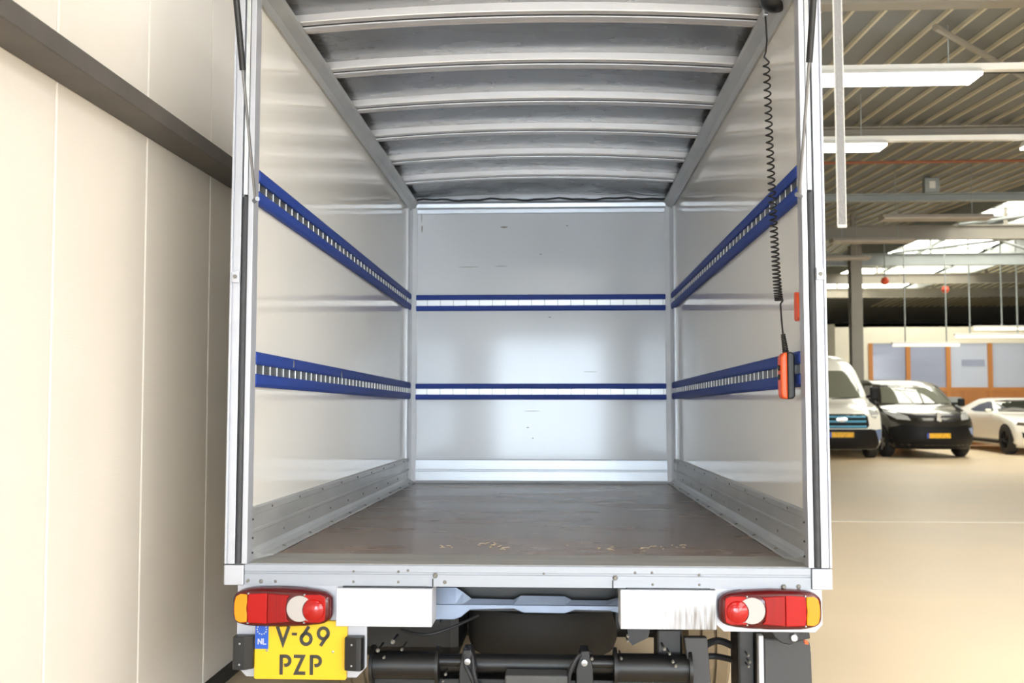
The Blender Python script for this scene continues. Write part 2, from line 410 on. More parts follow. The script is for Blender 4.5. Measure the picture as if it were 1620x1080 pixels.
# far low-hanging batten lights
def batten(x0, x1, D, z, label):
    t = empty('batten_light', ((x0 + x1) / 2, D + D0, z)); w = (x1 - x0) / 2
    MB().box(-w, w, -.05, .05, 0, .05).build('housing', M['lamp_body'], t, bevel=.008)
    MB().tube([(-w + .03, 0, -.03), (w - .03, 0, -.03)], .04, 8).build('tube', M['lamp_soft'], t)
    for s in (-.6, .6):
        MB().tube([(w * s, 0, .05), (w * s, 0, zr(D) - z)], .018, 6).build('hanger_rod', M['beam_grey'], t)
    return tag(t, label, 'light')
batten(10.75, 14.4, 27.0, 3.15, 'long white hanging batten light, topmost over the white coupe')
batten(10.1, 12.1, 26.6, 2.93, 'white hanging batten light, second one down before the office')
batten(8.3, 10.0, 25.95, 2.68, 'white hanging batten light, lowest one beside the steel column')
# red spots
for (x, y, z, lab) in ((7.45, 19.9, 4.02, 'small red and white lamp on beam near the steel column'), (9.75, 22.42, 4.07, 'small bright red lamp hanging before the dark roof space')):
    t = empty('warning_lamp', (x, y, z)); tag(t, lab, 'lamp')
    MB().lathe([(0, -.09), (.06, -.07), (.10, 0), (.07, .08), (0, .1)], 'z', (0, 0, 0), 12).build('dome', M['red_lamp'], t, smooth=True)
    MB().tube([(0, 0, .09), (0, 0, (4.71 if x > 8 else zr(y - D0)) - z)], .015, 6).build('hanger_rod', M['beam_grey'], t)
# office block at the far end
OY = 29.0 + D0
of = struct(MB().box(8.1, 22, OY, OY + .2, 2.84, 3.39).box(7.7, 8.1, OY, OY + .2, 0, 3.39).box(8.1, 8.62, OY, OY + .2, 0, 2.84).box(7.7, 22, OY, OY + 8, 3.3, 3.39).build('wall_office', M['cream']), 'cream office wall with wood framed windows')
struct(MB().add([(7.7, OY, 0), (7.7, OY, 3.39), (5.2, OY + 4, 3.39), (5.2, OY + 4, 0), (7.7, OY + .2, 0), (7.7, OY + .2, 3.39), (5.2, OY + 4.2, 3.39), (5.2, OY + 4.2, 0)],
                [(0, 1, 2, 3), (7, 6, 5, 4), (0, 4, 5, 1), (1, 5, 6, 2), (2, 6, 7, 3), (3, 7, 4, 0)]).build('wall_office_side', M['cream']), 'angled cream wall behind the white van')
xs = [8.68, 9.72, 10.83, 11.98, 13.1, 14.2, 15.3]
wp = None
for i in range(len(xs) - 1):
    w = struct(MB().box(xs[i] - .06, xs[i] + .06, OY - .03, OY + .1, 0, 2.84).box(xs[i], xs[i + 1], OY - .02, OY + .1, 1.50, 1.6).build('window_%d' % (wn + 1 + i), M['wood']), 'wood framed office window')
    box('pane', M['office_glass'] if i < 2 else M['office_board'], w, xs[i] + .06, xs[i + 1] - .06, OY + .03, OY + .05, 1.60, 2.84)
    box('wood_panel', M['wood_panel'], w, xs[i] + .06, xs[i + 1] - .06, OY + .0, OY + .04, 0, 1.50)
    if i == 2: box('sign_panel', M['office_glass'], w, xs[i] + .38, xs[i + 1] - .14, OY + .02, OY + .03, 2.2, 2.38)
tag(box('grey_cabinet', M['beam_grey'], None, 9.95, 10.95, OY - .62, OY - .1, 0, 1.33, .02), 'low pale grey cabinet standing against the wood panelling', 'cabinet')

# ================================================================== VEHICLES
def lerp_levels(levels, n):
    out = []
    for i in range(len(levels) - 1):
        a, b = levels[i], levels[i + 1]
        for k in range(n): out.append(tuple(a[j] + (b[j] - a[j]) * k / n for j in range(len(a))))
    out.append(levels[-1]); return out
def vehicle_body(levels, m, parent, name='body', kexp=2.6):
    lv = lerp_levels(levels, 2); rows = []
    U = [-1, -.97, -.9, -.8, -.66, -.5, -.33, -.16, 0, .16, .33, .5, .66, .8, .9, .97, 1]
    for (z, yf, bu, yr, w) in lv:
        row = [(w * u, yf + bu * abs(u) ** kexp, z) for u in U]
        ys = yf + bu
        for k in range(1, 8): row.append((w, ys + (yr - ys) * k / 8, z))
        for k in range(9):
            u = 1 - 2 * k / 8; row.append((w * u * .97, yr - .12 * abs(u) ** 4, z))
        for k in range(7, 0, -1): row.append((-w, ys + (yr - ys) * k / 8, z))
        rows.append(row)
    n = len(rows[0]); v = [p for r in rows for p in r]; f = []
    for i in range(len(rows) - 1):
        for k in range(n): f.append((i * n + k, i * n + (k + 1) % n, (i + 1) * n + (k + 1) % n, (i + 1) * n + k))
    f.append(tuple(range(n))); f.append(tuple((len(rows) - 1) * n + k for k in range(n)))
    mb = MB(); mb.add(v, f)
    o = mb.build(name, m, parent, smooth='all')
    return o, BVHTree.FromPolygons([Vector(p) for p in v], f)
def patch(name, bvh, poly, m, parent, axis='y', side=1, off=.012, depth=.03, step=.12):
    bm = bmesh.new(); vsx = [bm.verts.new((p[0], p[1], 0)) for p in poly]; bm.faces.new(vsx)
    for ax in (0, 1):
        lo = min(p[ax] for p in poly); hi = max(p[ax] for p in poly); t = lo + step
        while t < hi:
            no = [0, 0, 0]; no[ax] = 1; co = [0, 0, 0]; co[ax] = t
            bmesh.ops.bisect_plane(bm, geom=bm.verts[:] + bm.edges[:] + bm.faces[:], plane_co=co, plane_no=no); t += step
    dead = []; base = {}
    for v in bm.verts:
        a, b = v.co.x, v.co.y
        if axis == 'y': o_, d_ = Vector((a, -5, b)), Vector((0, 1, 0))
        else: o_, d_ = Vector((side * 5, a, b)), Vector((-side, 0, 0))
        h = bvh.ray_cast(o_, d_)
        if h[0] is None:
            h = bvh.find_nearest(Vector((a, .5, b)) if axis == 'y' else Vector((side * .9, a, b)))
        base[v.index] = None
        v.co = h[0] - d_ * off
    dirn = Vector((0, 1, 0)) if axis == 'y' else Vector((-side, 0, 0))
    be = [e for e in bm.edges if e.is_boundary]
    r = bmesh.ops.extrude_edge_only(bm, edges=be)
    for g in r['geom']:
        if isinstance(g, bmesh.types.BMVert): g.co += dirn * depth
    bmesh.ops.recalc_face_normals(bm, faces=bm.faces)
    me = bpy.data.meshes.new(name); bm.to_mesh(me); bm.free(); me.materials.append(m)
    me.polygons.foreach_set('use_smooth', [True] * len(me.polygons)); me.set_sharp_from_angle(angle=R(40))
    o = bpy.data.objects.new(name, me); COL.objects.link(o); o.parent = parent
    return o
def wheel(parent, x, y, r, side, rim=M['lamp_grey'], w=.22):
    t = MB().lathe([(r * .62, -w / 2), (r * .9, -w / 2), (r, -w / 2 + .03), (r, w / 2 - .03), (r * .9, w / 2), (r * .62, w / 2)], 'x', (0, 0, 0), 28).build('wheel', M['tyre'], parent, smooth=True, loc=(x, y, r))
    mb = MB().lathe([(.0, side * .06), (r * .2, side * .06), (r * .24, side * .03), (r * .5, side * .02), (r * .56, side * w * .46), (r * .63, side * w * .46), (r * .63, 0), (0, 0)], 'x', (0, 0, 0), 24)
    rm = mb.build('rim', M['plastic_dark'], t, smooth=True)
    for k in range(5):
        a = 2 * math.pi * k / 5
        MB().tube([(side * .07, math.cos(a) * r * .1, math.sin(a) * r * .1), (side * .08, math.cos(a) * r * .58, math.sin(a) * r * .58)], .028, 6).build('spoke', rim, t)
    return t
def arch(bvh, parent, y, r, side, m=M['rubber_dark'], z=.33):
    pts = [(y + r * math.cos(a), max(.22, z + r * math.sin(a))) for a in [math.pi * k / 14 for k in range(15)]]
    pts = [(y + r, .215)] + pts + [(y - r, .215)]
    return patch('wheel_arch', bvh, pts, m, parent, 'x', side, .006, .03)
def plate_obj(parent, x, y, z):
    p = MB().box(x - .26, x + .26, y - .012, y, z - .055, z + .055).build('number_plate', M['van_plate'], parent, bevel=.004)
    MB().box(x - .26, x - .215, y - .014, y - .011, z - .055, z + .055).build('blue_band', M['eu_blue'], p)

# --- white high-roof van
WV = empty('white_van', (6.02, 22.2 + D0, 0)); tag(WV, 'white high roof van with blue barred grille, half hidden by truck', 'van')
lv = [(.22, .12, .30, 5.5, .84), (.32, .03, .35, 5.5, .91), (.55, 0, .35, 5.5, .94), (.66, .02, .35, 5.5, .95), (.95, .08, .40, 5.5, .96), (1.08, .2, .42, 5.5, .96), (1.17, .5, .36, 5.5, .95),
      (1.25, .92, .25, 5.5, .94), (1.30, 1.02, .25, 5.5, .93), (1.60, 1.30, .25, 5.5, .89), (1.95, 1.62, .25, 5.5, .83), (2.1, 1.8, .28, 5.5, .78), (2.25, 2.05, .32, 5.5, .70), (2.33, 2.3, .4, 5.5, .60), (2.37, 2.8, .4, 5.5, .42)]
body, bv = vehicle_body(lv, M['paint_white'], WV)
patch('windscreen', bv, [(-.80, 1.33), (.80, 1.33), (.70, 1.93), (.5, 1.96), (-.5, 1.96), (-.70, 1.93)], M['glass_mid'], WV)
g = patch('grille', bv, [(-.56, .68), (.56, .68), (.62, .74), (.60, .93), (.53, .99), (-.53, .99), (-.60, .93), (-.62, .74)], M['plastic_dark'], WV)
for z in (.72, .83, .93):
    patch('grille_bar', bv, [(-.54, z - .022), (.54, z - .022), (.55, z + .022), (-.55, z + .022)], M['grille_blue'], g, off=.035)
MB().lathe([(0, -.02), (.10, -.015), (.115, 0), (.115, .04)], 'y', (0, 0, 0), 24).build('emblem', M['chrome'], WV, smooth=True, loc=(0, .02, .87)).scale = (1.15, 1, .5)
patch('bumper', bv, [(-.83, .225), (.83, .225), (.93, .45), (.93, .62), (.66, .66), (-.66, .66), (-.93, .62), (-.93, .45)], M['plastic_dark'], WV, off=.02)
for s in (-1, 1):
    patch('headlight', bv, [(s * .66, 1.08), (s * .88, 1.10), (s * .93, 1.0), (s * .80, .88), (s * .70, .92)], M['headlamp'], WV, off=.015)
    patch('fog_lamp', bv, [(s * .76, .64), (s * .92, .66), (s * .92, .46), (s * .86, .38)], M['fog_blue'], WV, off=.035)
    patch('side_window', bv, [(1.45, 1.32), (2.3, 1.30), (2.3, 1.86), (1.95, 1.86)], M['glass_dark'], WV, 'x', s)
    arch(bv, WV, .95, .42, s); wheel(WV, s * .86, .95, .345, s)
    wheel(WV, s * .86, 4.4, .345, s)
    mi = MB().box(s * .98, s * 1.16, 1.20, 1.32, 1.28, 1.58).build('mirror', M['plastic_dark'], WV, bevel=.03)
    MB().tube([(s * .9, 1.3, 1.35), (s * 1.0, 1.26, 1.38)], .03, 6).build('mirror_arm', M['plastic_dark'], WV)
for s in (-.35, .35):
    MB().tube([(s - .3, 1.03, 1.305), (s + .28, 1.07, 1.34)], .012, 6).build('wiper', M['plastic_dark'], WV)
plate_obj(WV, -.02, -.02, .545)

# --- dark grey van
DV = empty('dark_van', (8.28, 22.75 + D0, 0), R(3)); tag(DV, 'dark grey van with yellow number plate, between white van and white coupe', 'van')
lv = [(.2, .15, .3, 4.9, .82), (.3, .03, .4, 4.9, .90), (.5, 0, .42, 4.9, .93), (.72, .03, .42, 4.9, .94), (.86, .07, .45, 4.9, .94), (.97, .18, .5, 4.9, .94), (1.06, .5, .4, 4.9, .93),
      (1.14, .92, .3, 4.9, .91), (1.18, 1.02, .3, 4.9, .90), (1.4, 1.32, .3, 4.9, .85), (1.62, 1.65, .3, 4.9, .78), (1.70, 1.85, .35, 4.9, .73), (1.76, 2.2, .4, 4.9, .64), (1.78, 2.8, .4, 4.9, .4)]
body, bv = vehicle_body(lv, M['paint_grey'], DV)
patch('windscreen', bv, [(-.80, 1.21), (.80, 1.21), (.62, 1.64), (.45, 1.66), (-.45, 1.66), (-.62, 1.64)], M['glass_mid'], DV)
g = patch('grille', bv, [(-.38, .81), (.38, .81), (.55, .88), (.66, .98), (-.66, .98), (-.55, .88)], M['plastic_dark'], DV)
em = MB().prism([(-.05, -.09), (-.015, -.07), (0, -.1), (.05, -.1), (.06, -.02), (.02, .0), (.06, .05), (.03, .1), (-.03, .1), (-.06, .05), (-.04, .0)], 'y', -.02, .05).build('emblem', M['chrome'], DV, bevel=.008, loc=(0, .03, .91))
patch('bumper', bv, [(-.81, .205), (.81, .205), (.91, .45), (.92, .68), (.70, .74), (.35, .70), (-.35, .70), (-.70, .74), (-.92, .68), (-.91, .45)], M['plastic_dark'], DV, off=.02)
for s in (-1, 1):
    patch('headlight', bv, [(s * .56, .84), (s * .80, .86), (s * .93, .98), (s * .93, 1.06), (s * .76, 1.02), (s * .60, .94)], M['headlamp'], DV, off=.015)
    patch('fog_lamp', bv, [(s * .74, .66), (s * .90, .68), (s * .90, .52), (s * .84, .50)], M['fog_blue' if s > 0 else 'plastic_dark'], DV, off=.03)
    patch('side_window', bv, [(1.45, 1.2), (2.4, 1.2), (2.4, 1.62), (1.95, 1.62)], M['glass_dark'], DV, 'x', s)
    patch('rear_side_window', bv, [(2.5, 1.2), (3.4, 1.2), (3.4, 1.62), (2.5, 1.62)], M['glass_dark'], DV, 'x', s)
    arch(bv, DV, .92, .41, s); wheel(DV, s * .84, .92, .335, s)
    wheel(DV, s * .84, 3.9, .335, s)
    MB().box(s * .97, s * 1.12, 1.2, 1.3, 1.14, 1.32).build('mirror', M['plastic_dark'], DV, bevel=.03)
    MB().tube([(s * .86, 1.35, 1.2), (s * .99, 1.26, 1.2)], .03, 6).build('mirror_arm', M['plastic_dark'], DV)
plate_obj(DV, -.03, -.02, .505)

# --- white coupe
CP = empty('white_coupe', (11.42, 23.6 + D0, 0)); tag(CP, 'white low coupe with dark windscreen at frame edge', 'car')
lv = [(.17, .25, .3, 4.6, .84), (.3, .1, .36, 4.7, .93), (.5, 0, .42, 4.75, .96), (.66, .03, .45, 4.75, .97), (.78, .12, .48, 4.75, .97), (.86, .40, .48, 4.72, .96), (.92, .95, .32, 4.65, .94),
      (.95, 1.35, .28, 4.5, .92), (.97, 1.45, .28, 4.35, .90), (1.10, 1.75, .25, 3.95, .80), (1.22, 2.02, .22, 3.6, .70), (1.29, 2.25, .25, 3.35, .63), (1.32, 2.55, .3, 3.1, .48)]
body, bv = vehicle_body(lv, M['paint_white'], CP)
patch('windscreen', bv, [(-.80, .99), (.80, .99), (.64, 1.25), (.4, 1.275), (-.4, 1.275), (-.64, 1.25)], M['glass_dark'], CP)
patch('grille', bv, [(-.5, .46), (.5, .46), (.58, .66), (.5, .72), (-.5, .72), (-.58, .66)], M['plastic_dark'], CP)
patch('lower_intake', bv, [(-.6, .22), (.6, .22), (.5, .34), (-.5, .34)], M['plastic_dark'], CP)
for s in (-1, 1):
    patch('headlight', bv, [(s * .60, .70), (s * .72, .68), (s * .92, .70), (s * .88, .77), (s * .70, .75)], M['headlamp_dark'], CP)
    patch('corner_vent', bv, [(s * .72, .36), (s * .84, .42), (s * .86, .54), (s * .68, .48)], M['plastic_dark'], CP)
    patch('side_window', bv, [(1.75, .99), (2.9, .99), (3.2, 1.03), (2.9, 1.16), (2.5, 1.23), (2.3, 1.22)], M['glass_dark'], CP, 'x', s)
    arch(bv, CP, .95, .39, s); wheel(CP, s * .88, .95, .34, s, M['plastic_dark'])
    arch(bv, CP, 3.65, .39, s); wheel(CP, s * .88, 3.65, .34, s, M['plastic_dark'])
    MB().box(s * .92, s * 1.06, 1.78, 1.86, .97, 1.06).build('mirror', M['paint_white'], CP, bevel=.03)
    MB().prism([(1.3, .24), (3.3, .24), (3.3, .30), (1.3, .30)], 'x', s * .93, s * .975).build('side_skirt', M['plastic_dark'], CP)

# ================================================================== TRUCK (local: y forward from rear face, z from load floor)
T = empty('box_truck', (-0.1423, -0.0119, 0.8119)); T.rotation_euler = (Matrix.Rotation(R(.43047), 3, 'Z') @ Matrix.Rotation(R(-1.03384), 3, 'X')).to_euler()
tag(T, 'open box truck body with white lined interior, aluminium frame and yellow number plate', 'truck')
W, WO, LN, HT = 1.06, 1.118, 4.30, 2.25
# floor, walls, roof
box('load_floor', M['plywood'], T, -W, W, .275, LN, -.03, 0)
for s in (-1, 1):
    a, b_ = sorted((s * W, s * (WO - .004)))
    box('side_panel', M['grp'], T, a, b_, .03, LN + .05, -.02, 2.40)
box('front_panel', M['grp_front'], T, -W, W, LN, LN + .05, -.02, 2.40)
# roof skin, arched
rz = lambda x: 2.282 + .042 * (1 - (x / 1.06) ** 2)
X9 = [-WO + 2 * WO * k / 20 for k in range(21)]
NB_Y = 43
v = []; f = []
for j in range(NB_Y):
    y = .02 + (LN + .03) * j / (NB_Y - 1)
    for x in X9: v.append((x, y, rz(x) + .004 * math.sin(y * 5.3) * math.cos(x * 3)))
n = len(X9)
for j in range(NB_Y - 1):
    for k in range(n - 1): f.append((j * n + k, j * n + k + 1, (j + 1) * n + k + 1, (j + 1) * n + k))
mb = MB(); mb.add(v, f); o = mb.build('roof_skin', M['galv'], T, smooth='all'); sm = o.modifiers.new('solid', 'SOLIDIFY'); sm.thickness = .01; sm.offset = 1
# roof bows
def bow():
    # profile across (y, dz) : camera-facing web, bottom flange, groove, second flange, lip
    pr = [(0, .03), (0, -.012), (.002, -.016), (.034, -.018), (.035, .004), (.049, .004), (.050, -.024), (.092, -.024), (.094, -.010), (.122, -.010), (.123, -.016), (.135, -.016), (.136, .03)]
    mbw = MB(); m = len(pr); xs_ = [-1.045 + 2.09 * k / 16 for k in range(17)]
    for x in xs_:
        for (yy_, dz) in pr: mbw.v.append((x, yy_, rz(x) - .02 + dz))
    for k in range(16):
        for j in range(m): mbw.f.append((k * m + j, k * m + (j + 1) % m, (k + 1) * m + (j + 1) % m, (k + 1) * m + j))
    mbw.f.append(tuple(range(m))); mbw.f.append(tuple(16 * m + j for j in range(m)))
    return mbw
b0 = bow().build('roof_bow', M['bow_alu'], T)
b0.location = (0, -.14, 0)
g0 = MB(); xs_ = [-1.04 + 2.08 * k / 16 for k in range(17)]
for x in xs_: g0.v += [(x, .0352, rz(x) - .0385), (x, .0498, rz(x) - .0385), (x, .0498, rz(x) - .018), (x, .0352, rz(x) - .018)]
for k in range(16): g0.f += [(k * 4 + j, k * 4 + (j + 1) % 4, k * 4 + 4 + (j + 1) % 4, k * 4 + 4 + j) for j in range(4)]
g0 = g0.build('groove_strip', M['rubber_dark'], b0)  # dark strip painting in the shadow line under the bow flange
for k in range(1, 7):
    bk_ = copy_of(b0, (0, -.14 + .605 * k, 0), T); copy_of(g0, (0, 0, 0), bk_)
# longitudinal roof rails
for s in (-1, 1):
    MB().prism([(s * W, 2.185), (s * 1.045, 2.18), (s * 1.030, 2.205), (s * .992, 2.228), (s * .985, 2.236), (s * .985, 2.246), (s * W, 2.246)], 'y', .02, LN).build('roof_rail', M['alu_worn'], T)
    MB().prism([(s * W, 2.246), (s * 1.05, 2.246), (s * 1.05, 2.275), (s * W, 2.275)], 'y', .02, LN).build('rail_upstand', M['rubber'], T)  # dark strip stands in for the shade between rail and roof skin
# front header and corner posts
MB().prism([(LN, 2.16), (LN - .012, 2.165), (LN - .014, 2.195), (LN - .045, 2.205), (LN - .05, 2.235), (LN - .02, 2.262), (LN - .02, 2.29), (LN, 2.29)], 'x', -1.0, 1.0).build('front_header', M['front_alu'], T)
MB().tube([(-1.0 + .05 * k, LN - .03, 2.272 + .006 * math.sin(k * .62) + .004 * math.sin(k * 1.7)) for k in range(41)], .008, 6).build('roof_seam', M['rubber_dark'], T)
for s in (-1, 1):
    MB().prism([(s * W, LN), (s * .995, LN), (s * .995, LN - .014), (s * 1.03, LN - .03), (s * 1.046, LN - .06), (s * 1.046, LN - .17), (s * W, LN - .17)], 'z', 0, 2.2).build('corner_post', M['corner_alu'], T)
    MB().tube([(s * 1.045, LN - .045, .02), (s * 1.045, LN - .045, 2.19)], .006, 6).build('corner_sealant', M['rubber'], T)
# kick plates
riv = MB().lathe([(0, -.003), (.003, -.0028), (.0055, 0), (.0055, .002)], 'y', (0, 0, 0), 8).build('rivet', M['bolt_dull'], T, smooth=True)
riv.location = (-1.03, -.001, -.06)
for s in (-1, 1):
    pr = [(W, .2), (1.048, .2), (1.044, .195), (1.044, .172), (1.048, .168), (1.048, .118), (1.043, .114), (1.043, .104), (1.048, .1), (1.048, .045), (1.040, .03), (1.022, .016), (1.000, .010), (.998, .002), (W, .002)]
    kp = MB().prism([(s * a, b_) for a, b_ in pr], 'y', .06, LN - .02).build('kick_plate', M['alu_worn'], T)
    for v_ in kp.data.vertices:
        if v_.co.y < .1: v_.co.y += max(0, 1.048 - abs(v_.co.x)) * 3.2
    for k in range(9):
        r_ = copy_of(riv, (s * 1.043, .35 + k * .45, .183), kp); r_.rotation_euler = (0, 0, s * R(90))
        r_ = copy_of(riv, (s * 1.047, .55 + k * .45, .07), kp); r_.rotation_euler = (0, 0, s * R(90))
        r_ = copy_of(riv, (s * 1.010, .42 + k * .45, .013), kp); r_.rotation_euler = (R(-90), 0, 0); r_.scale = (1.6, 1.6, 1.6)
bk = MB().prism([(LN, 0), (LN - .03, 0), (LN - .02, .02), (LN - .016, .09), (LN - .02, .094), (LN - .02, .104), (LN - .016, .108), (LN - .014, .18), (LN, .187)], 'x', -.998, .998).build('front_kick_plate', M['front_alu'], T)
# load rails
fin_side = None
def side_rail(s, zc):
    y0, y1 = .07, 4.25
    tr_ = MB().prism([(s * W, zc - .05), (s * (W - .012), zc - .05), (s * (W - .012), zc + .05), (s * W, zc + .05)], 'y', y0, y1).build('load_rail', M['track_steel'], T)
    for k in (1, -1):
        a, b_ = zc + k * .018, zc + k * .068
        MB().prism([(s * W, a), (s * (W - .022), a), (s * (W - .026), a + (b_ - a) * .2), (s * (W - .026), a + (b_ - a) * .75), (s * (W - .019), b_), (s * W, b_)], 'y', y0, y1).build('padding_strip', M['blue_pad'], tr_, bevel=.003)
    f0 = None
    y = .1
    while y < y1:
        if f0 is None: f0 = MB().box(-.0016, .0016, 0, .003, -.018, .018).build('rung', M['rung_steel'], tr_); f = f0  # pale fin stands in for the light on a slot edge
        else: f = copy_of(f0, (0, 0, 0), tr_)
        f.location = (s * (W - .0135), y, zc); y += .1
    return tr_
rails = {}
for s in (-1, 1):
    for zc in (1.444, .731): rails[(s, zc)] = side_rail(s, zc)
for zc in (1.436, .724):
    tr_ = box('load_rail', M['track_steel'], T, -1.0, .995, LN - .012, LN, zc - .05, zc + .05)
    for k in (1, -1):
        a, b_ = zc + k * .023, zc + k * .064
        MB().prism([(LN, a), (LN - .030, a), (LN - .034, a + (b_ - a) * .2), (LN - .034, a + (b_ - a) * .8), (LN - .028, b_), (LN, b_)], 'x', -1.0, .995).build('padding_strip', M['blue_pad'], tr_, bevel=.003)
    pf = None
    for k in range(20):      # plates between the slots, frontal light put into their brighter steel
        xa, xb = -.998 + (k - .18) * .1048 + .004, -.998 + (k + .82) * .1048
        xa = max(xa, -.996); xb = min(xb, .992)
        if xb - xa < .01: continue
        box('rail_plate', M['rung_steel'], tr_, xa, xb, LN - .018, LN - .012, zc - .022, zc + .022)
# nicks in the blue padding
for (y, z) in ((.62, .775), (1.62, .765)):
    MB().prism([(-.006, -.016), (.004, -.012), (.007, .004), (.0, .018), (-.006, .006)], 'x', -.002, .002).build('torn_nick', M['track_steel'], rails[(-1, .731)], loc=(-W + .0275, y, z))
# rear posts with seals
for s in (-1, 1):
    po = MB().prism([(s * 1.037, -.002), (s * 1.057, -.002), (s * 1.057, .018), (s * 1.082, .018), (s * 1.082, -.006), (s * 1.108, -.006), (s * 1.109, .0), (s * 1.112, .0), (s * 1.113, -.006), (s * 1.121, -.006), (s * 1.121, .065), (s * 1.037, .065)], 'z', 0, 2.34).build('rear_post', M['alu_white'], T, bevel=.0015)
    MB().tube([(s * 1.070, .004, .002), (s * 1.0695, .004, .5), (s * 1.070, .003, 1.0), (s * 1.068, .004, 1.385), (s * 1.068, .012, 1.395)], [.0125 + .001 * s] * 4 + [.006], 10).build('rubber_seal', M['rubber'], po, smooth=True)
    MB().box(min(s * 1.056, s * 1.060), max(s * 1.056, s * 1.060), -.001, .016, .002, 1.385).build('seal_gap', M['rubber_dark'], po)
    MB().prism([(s * 1.058, .016), (s * 1.061, .002), (s * 1.076, .0), (s * 1.080, .016)], 'z', 1.397, 2.34).build('hinge_cover', M['alu_worn'], po)
    ca = MB().prism([(s * 1.083, 1.055), (s * 1.110, 1.055), (s * 1.110, 1.098), (s * 1.083, 1.102)], 'y', -.016, -.006).build('catch_bracket', M['alu_white'], po, bevel=.002)
    MB().lathe([(0, -.022), (.007, -.021), (.008, -.016)], 'y', (s * 1.098, 0, 1.078), 10).build('catch_screw', M['bolt_dull'], ca)
    for z in (.035, .09, .16):
        MB().lathe([(0, .005), (.004, .004), (.004, 0)], 'x', (s * 1.037 - s * .005, .045, z), 8).build('post_rivet', M['rubber'], po)
    # gas strut: rod inside the cylinder, up to the raised flap
    x = s * 1.022
    p0, p1, p2 = Vector((x, -.03, 1.375)), Vector((x, -.21, 1.81)), Vector((x, -.555, 2.70))
    gs = MB().tube([p1, p2], .0115, 12).build('gas_strut', M['black_plastic'], T, smooth=True)
    MB().tube([p0, p1 + (p2 - p1) * .05], .0055, 8).build('strut_rod', M['strut_grey'], gs, smooth=True)
    MB().tube([(s * 1.04, .01, 1.372), (s * 1.012, -.035, 1.372)], .009, 8).build('strut_pivot', M['strut_grey'], gs)
# header and raised flap (hinged at the top, held up by the struts)
box('rear_header', M['alu_white'], T, -1.121, 1.121, -.005, .07, 2.34, 2.46, .004)
fl_ = MB().add([(-1.1, -.0, 2.47), (1.1, -.0, 2.47), (1.1, -.95, 2.885), (-1.1, -.95, 2.885), (-1.1, .0, 2.51), (1.1, .0, 2.51), (1.1, -.95, 2.925), (-1.1, -.95, 2.925)],
               [(0, 1, 2, 3), (4, 7, 6, 5), (0, 4, 5, 1), (1, 5, 6, 2), (2, 6, 7, 3), (3, 7, 4, 0)]).build('roof_flap', M['grp'], T)
# rear sill
ss = MB().prism([(0, -.078), (0, -.036), (.004, -.034), (.004, -.028), (0, -.026), (0, -.004), (.004, 0), (.06, 0), (.062, -.002), (.075, -.002), (.077, 0), (.275, 0), (.275, -.078)], 'x', -1.045, 1.045).build('rear_sill', M['sill_alu'], T)
box('tread_strip', M['tread_alu'], ss, -1.04, 1.04, .012, .277, -.001, .0015)
for s in (-1, 1):
    a, b_ = sorted((s * 1.047, s * 1.121)); box('sill_end_block', M['alu_white'], ss, a, b_, -.008, .1, -.078, -.003, .004)
def sx(px): return .114 + (px - 878) * .0023625
def sz(py, px=810): return .57 - (py - 650) * .0023625 + .006 * (px - 400) / 900 - .003
for (px, py, k) in ((392, 917, 1), (414, 917, 1.5), (437, 917, 1), (561, 901, .9), (561, 917, .9), (632, 901, .9), (632, 917, .9), (647, 899, .9), (1002, 901, .9), (1028, 901, .9), (1029, 919, .9), (1101, 904, .9), (1101, 919, .9), (1253, 921, 1.6), (1276, 921, 1.4), (705, 917, 1.3), (860, 903, .8)):
    r_ = copy_of(riv, (sx(px), -.001, sz(py, px)), ss); r_.scale = (k, 1, k)
    r_.data = riv.data
for (px, py) in ((690, 907), (971, 909), (1230, 921)):
    MB().lathe([(0, -.012), (.006, -.012), (.008, -.009), (.0085, 0), (.011, 0), (.011, .001)], 'y', (sx(px), 0, sz(py, px)), 6).build('sill_bolt', M['bolt_dull'], ss)
for px in (686, 967):
    box('sill_notch', M['rubber'], ss, sx(px) - .002, sx(px) + .003, -.002, .001, -.078, -.05)
riv.parent = ss
# lamp brackets
lb = MB().prism([(-1.073, -.078), (-.585, -.078), (-.585, -.375), (-.622, -.414), (-1.035, -.414), (-1.073, -.376)], 'y', .012, .018).build('lamp_bracket', M['alu_white'], T)
rb_ = MB().prism([(.70, -.075), (1.086, -.075), (1.086, -.206), (1.060, -.233), (.730, -.233), (.70, -.206)], 'y', .012, .018).build('lamp_bracket', M['alu_white'], T)
